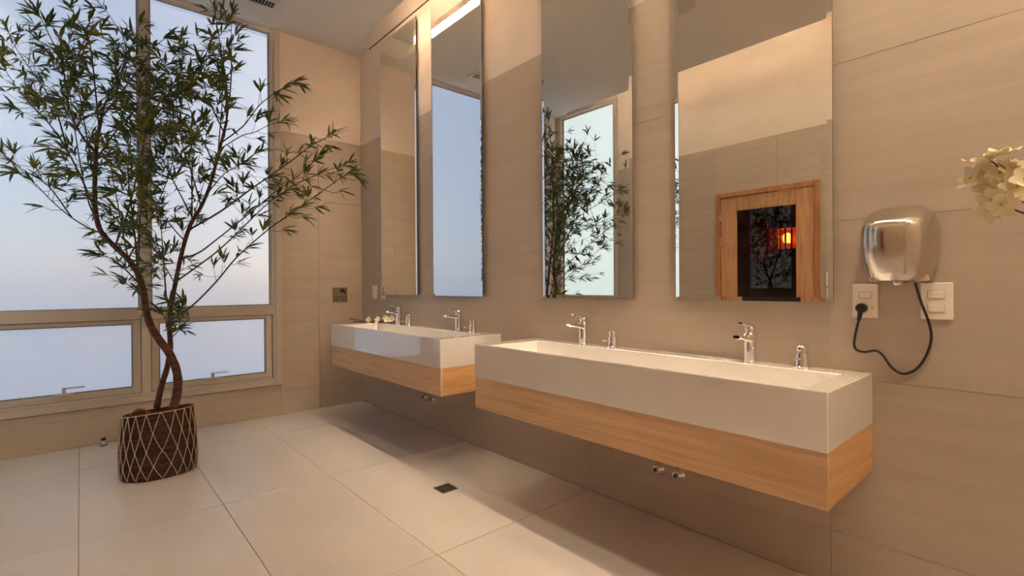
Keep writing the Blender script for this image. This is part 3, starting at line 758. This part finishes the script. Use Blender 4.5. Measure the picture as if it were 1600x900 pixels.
    b([(322,305,0),(350,272,.1),(378,255,.16),(405,235,.2)], .004)
    b([(266,520,.12),(258,498,.02),(246,482,-.06)], .0035)
    b([(266,530,.12),(285,510,.05),(296,495,0),(285,470,-.05)], .0035)
    b([(290,378,.05),(262,345,.2),(240,300,.32),(232,250,.44)], .0045)
    b([(274,445,.08),(255,410,.16),(238,375,.24)], .004)
    # stems reaching towards the camera and towards the window, seen from the side in the mirrors
    for (a, bb, s, tip) in (((150,300),0,-1,(120,120)), ((215,425),0,-1,(225,215)), ((300,345),.03,-1,(300,220)), ((340,250),0,1,(350,120)), ((200,405),.03,1,(160,190)), ((283,400),.06,1,(330,250)),
                            ((260,470),.05,-1,(250,330)), ((270,450),.08,1,(300,330))):
        q = s*rnd.uniform(.55, .8)
        b([(a[0],a[1],bb),((a[0]*2+tip[0])/3,(a[1]*2+tip[1])/3,bb+q*.35),((a[0]+tip[0]*2)/3,(a[1]+tip[1]*2)/3,bb+q*.7),(tip[0],tip[1],bb+q)], .005)
    # ---- leaf clusters
    leaves = []; twigs = MB()
    def leafT(p, d, L):
        d = d.normalized(); nrm = Vector((rnd.gauss(0, .6), rnd.gauss(0, .6), 1)); sd = d.cross(nrm)
        if sd.length < 1e-3: sd = d.orthogonal()
        sd.normalize(); nn = sd.cross(d)
        leaves.append((p, d, sd, nn, L))
    def cluster(p, d, k, L=.090):
        d = d.normalized(); a = d.orthogonal().normalized(); c = d.cross(a); ph = rnd.uniform(0, 6.28)
        for i in range(k):
            an = ph+i*2.4; sp = rnd.uniform(.15, .95) if i else .1
            dd = d+(a*math.cos(an)+c*math.sin(an))*sp; dd.z -= .12
            leafT(p-d*rnd.uniform(0, .03)*(1 if i else 0), dd, L*rnd.uniform(.62, 1.15))
    def twig(p, q, r=.0013):
        mid = (p+q)/2+Vector((0, 0, -.012)); twigs.tube([p, mid, q], [r*1.3, r, r*.7], 4, False)
    for Q in K:
        L = sum((Q[i+1]-Q[i]).length for i in range(len(Q)-1)); run = 0; nxt = L*.30+rnd.uniform(0, .04)
        for i in range(len(Q)-1):
            seg = Q[i+1]-Q[i]; run += seg.length
            if run >= nxt:
                nxt += rnd.uniform(.040, .076)
                tg = seg.normalized(); side = Vector((rnd.gauss(0, 1), rnd.gauss(0, 1), rnd.gauss(0, 1))); side = (side-tg*side.dot(tg)).normalized()
                d = (tg*.75+side*.75+Vector((0, 0, .12))).normalized(); ln = rnd.uniform(.03, .12)
                q = Q[i]+d*ln; twig(Q[i], q); cluster(q, d, rnd.choice((4, 5, 5, 6, 7)))
        tg = (Q[-1]-Q[-3]).normalized(); cluster(Q[-1], tg, 5); cluster(Q[-1]-tg*.03, (tg+Vector((rnd.gauss(0,.4), rnd.gauss(0,.4), .2))), 4)
    allp = [(p, i) for Q in K for i, p in enumerate(Q) if i > 2]
    fills = [(205,185,70,75,62), (160,110,85,60,34), (290,105,70,60,44), (285,170,60,50,22), (130,260,60,60,30), (190,300,55,65,36), (55,110,60,75,24), (230,360,35,60,16), (320,230,55,60,22), (250,235,45,50,30), (350,90,28,75,14), (70,190,60,40,12), (380,290,70,35,10), (275,500,22,40,9), (270,420,40,40,8), (180,360,40,40,14), (95,140,50,60,16), (215,420,30,40,8), (120,70,70,40,12)]
    for (cx, cy, ax, ay, k) in fills:
        k = int(k*1.35)
        for _ in range(k):
            a = rnd.uniform(0, 6.28); r = math.sqrt(rnd.random()); p = px(cx+ax*r*math.cos(a), cy+ay*r*math.sin(a), D0+rnd.gauss(0, .30))
            best = min(allp, key=lambda q: (q[0]-p).length+max(0, q[0].z-p.z)*1.5)[0]
            v = p-best
            if v.length > .34: p = best+v*(.34/v.length); v = p-best
            d = (v.normalized()+Vector((rnd.gauss(0, .35), rnd.gauss(0, .35), .15))).normalized()
            twig(best, p); cluster(p, d, rnd.choice((4, 5, 6, 7)))
    twigs.build('twigs', M_twig, t, True)['kind'] = 'stuff'
    # leaf blade: folded, drooping lance
    st = [(0, .0, .0), (.12, .056, .0), (.40, .088, -.02), (.75, .057, -.08), (1, 0, -.17)]
    def blade():
        v = []; f = []
        for (u, w, dz) in st: v += [Vector((u, -w, dz+.35*w)), Vector((u, 0, dz)), Vector((u, w, dz+.35*w))]
        for i in range(len(st)-1):
            k = i*3; f += [(k, k+3, k+4, k+1), (k+1, k+4, k+5, k+2)]
        return v, f
    bv, bf = blade()
    leaves.sort(key=lambda a: (a[0]-CAM).length)
    me = bpy.data.meshes.new('leaf'); me.from_pydata([tuple(v) for v in bv], [], bf); me.materials.append(M_leaf)
    me.polygons.foreach_set('use_smooth', [True]*len(me.polygons))
    og = worg(t)
    def inview(p):
        d = p-CAM; z = d.dot(fw2); x = 800+FPX*d.dot(r3)/z; y = 450-FPX*d.dot(u3)/z; return 0 < x < 1600 and 0 < y < 900
    picked = []; rest = []
    for a in leaves:
        (picked if len(picked) < 300 and inview(a[0]+a[1]*a[4]*.5) else rest).append(a)
    for (p, d, sd, nn, L) in picked:
        o = bpy.data.objects.new('leaf', me); link(o, t)
        mm = Matrix(((d.x*L, sd.x*L, nn.x*L, p.x-og.x), (d.y*L, sd.y*L, nn.y*L, p.y-og.y), (d.z*L, sd.z*L, nn.z*L, p.z-og.z), (0, 0, 0, 1)))
        o.matrix_local = mm
    V = []; F = []
    for (p, d, sd, nn, L) in rest:
        k = len(V); V += [p+(d*v.x+sd*v.y+nn*v.z)*L for v in bv]; F += [tuple(i+k for i in q) for q in bf]
    obj('foliage', V, F, M_leaf, t, True)['kind'] = 'stuff'
    print('LEAVES', len(leaves))
bamboo()

# ------------------------------------------------------------------ blossoms
def petal_mesh(L, w, cup):
    v = []; f = []; U = 5
    for i in range(U+1):
        u = i/U; ww = w*math.sin(PI*min(.12+u*.80, 1))**.7*(1 if u < .95 else .75)
        for j in range(3):
            s = (j-1); v.append(Vector((L*u*(1 if j == 1 or u < .9 else .97), s*ww, cup*L*(u*u*.8-.15)+.12*ww*abs(s))))
    for i in range(U):
        k = i*3; f += [(k, k+3, k+4, k+1), (k+1, k+4, k+5, k+2)]
    return v, f
def flower(parent, p, nrm, size, rnd):
    nrm = nrm.normalized(); a = nrm.orthogonal().normalized(); b = nrm.cross(a); mb = MB(); ph = rnd.uniform(0, 6)
    for k in range(6):
        an = ph+2*PI*k/6+rnd.uniform(-.15, .15); d = a*math.cos(an)+b*math.sin(an); s = nrm.cross(d)
        pv, pf = petal_mesh(size*rnd.uniform(.85, 1.1), size*.36, rnd.uniform(.15, .65))
        mb.add([p+d*v.x+s*v.y+nrm*(v.z+.002) for v in pv], pf)
    o = mb.build('flower', M_petal, parent, True, origin=p)
    MB().lathe([(0, 0), (size*.14, size*.06), (size*.10, size*.22), (0, size*.28)], p, axis=nrm, n=8).build('heart', M_stamen, o, True)
def blossom_near():
    rnd = random.Random(3); Y = -1.0
    base = Vector((5.06, -.95, .0))
    v = thing('floor_vase', 'tall ceramic vase standing on the floor beyond the right edge', 'vase', base)
    MB().lathe([(.07, 0), (.085, .02), (.10, .25), (.085, .55), (.055, .72), (.05, .80), (.058, .82), (.050, .82), (.042, .80), (.046, .70), (0, .68)], base, n=32).build('body', M_vase, v, ang=40)
    t = thing('blossom_branch', 'spray of cream blossoms reaching in at the right edge', 'flowers', base+Vector((0, 0, .69)))
    q = lambda x, y, d=0: pxy(x, y, Y+d)
    main = [base+Vector((0, 0, .69)), base+Vector((-.02, 0, .9)), base+Vector((-.06, -.02, 1.15)), q(1700, 370), q(1640, 345), q(1600, 333)]
    def stem(P, r0, r1):
        Q = catmull(P, 5); MB().tube(Q, [r0+(r1-r0)*i/(len(Q)-1) for i in range(len(Q))], 6).build('stem', M_stick, t, True)
    stem(main, .004, .002); stem([q(1600, 333), q(1580, 325), q(1560, 308), q(1548, 296)], .0018, .001)
    stem([q(1640, 345), q(1610, 320, .02), q(1592, 313, .02), q(1575, 300, .02), q(1560, 262, .01), q(1545, 250, 0)], .0018, .001)
    stem([q(1575, 300, .02), q(1585, 285), q(1578, 270), q(1560, 255)], .0012, .0008)
    for (x, y, s, n) in ((1530,256,.026,(.1,-.3,1)), (1555,245,.026,(.0,-.2,1)), (1566,241,.024,(.2,-.3,1)), (1518,278,.024,(-.6,-.7,.3)), (1538,276,.026,(-.1,-1,.25)), (1548,292,.025,(-.3,-.8,.1)),
                         (1564,270,.025,(.1,-.8,.5)), (1580,265,.026,(.4,-.6,.6)), (1590,262,.022,(.6,-.3,.6)), (1590,292,.026,(.2,-.9,.3)), (1562,300,.024,(0,-.9,-.2)), (1552,312,.024,(-.4,-.8,-.2)),
                         (1546,328,.024,(-.4,-.7,-.5)), (1566,318,.024,(.2,-.9,-.4)), (1574,285,.024,(.2,-.9,.1)), (1602,280,.026,(.3,-.8,.4)), (1612,300,.026,(.4,-.8,.0))):
        flower(t, q(x, y, rnd.uniform(-.02, .02)), Vector(n), s*.98, rnd)
def blossom_far():
    rnd = random.Random(8); z = ZB1
    t = thing('blossom_sprig', 'short sprig of cream blossoms lying on the far basin corner', 'flowers', (.60, -.12, z))
    MB().tube(catmull([(.475, -.30, z+.018), (.55, -.20, z+.010), (.66, -.10, z+.010), (.78, -.06, z+.012)], 5), .006, 6).build('stem', M_stick, t, True)
    MB().tube(catmull([(.54, -.21, z+.009), (.50, -.26, z+.03), (.47, -.33, z+.045)], 4), .004, 6).build('stem', M_stick, t, True)
    MB().tube(catmull([(.60, -.15, z+.010), (.66, -.07, z+.02), (.74, -.05, z+.03)], 4), .004, 6).build('stem', M_stick, t, True)
    for (x, y, h, s) in ((.56,-.19,.035,.030),(.585,-.19,.020,.028),(.63,-.13,.035,.030),(.65,-.14,.018,.028),(.70,-.08,.045,.036),(.74,-.09,.032,.034),(.78,-.07,.035,.030),(.81,-.06,.030,.030),(.76,-.05,.05,.028)):
        flower(t, Vector((x, y, z+h)), Vector((rnd.uniform(-.2,.7), rnd.uniform(-.9,-.2), rnd.uniform(.1,.8))), s, rnd)
blossom_near(); blossom_far()
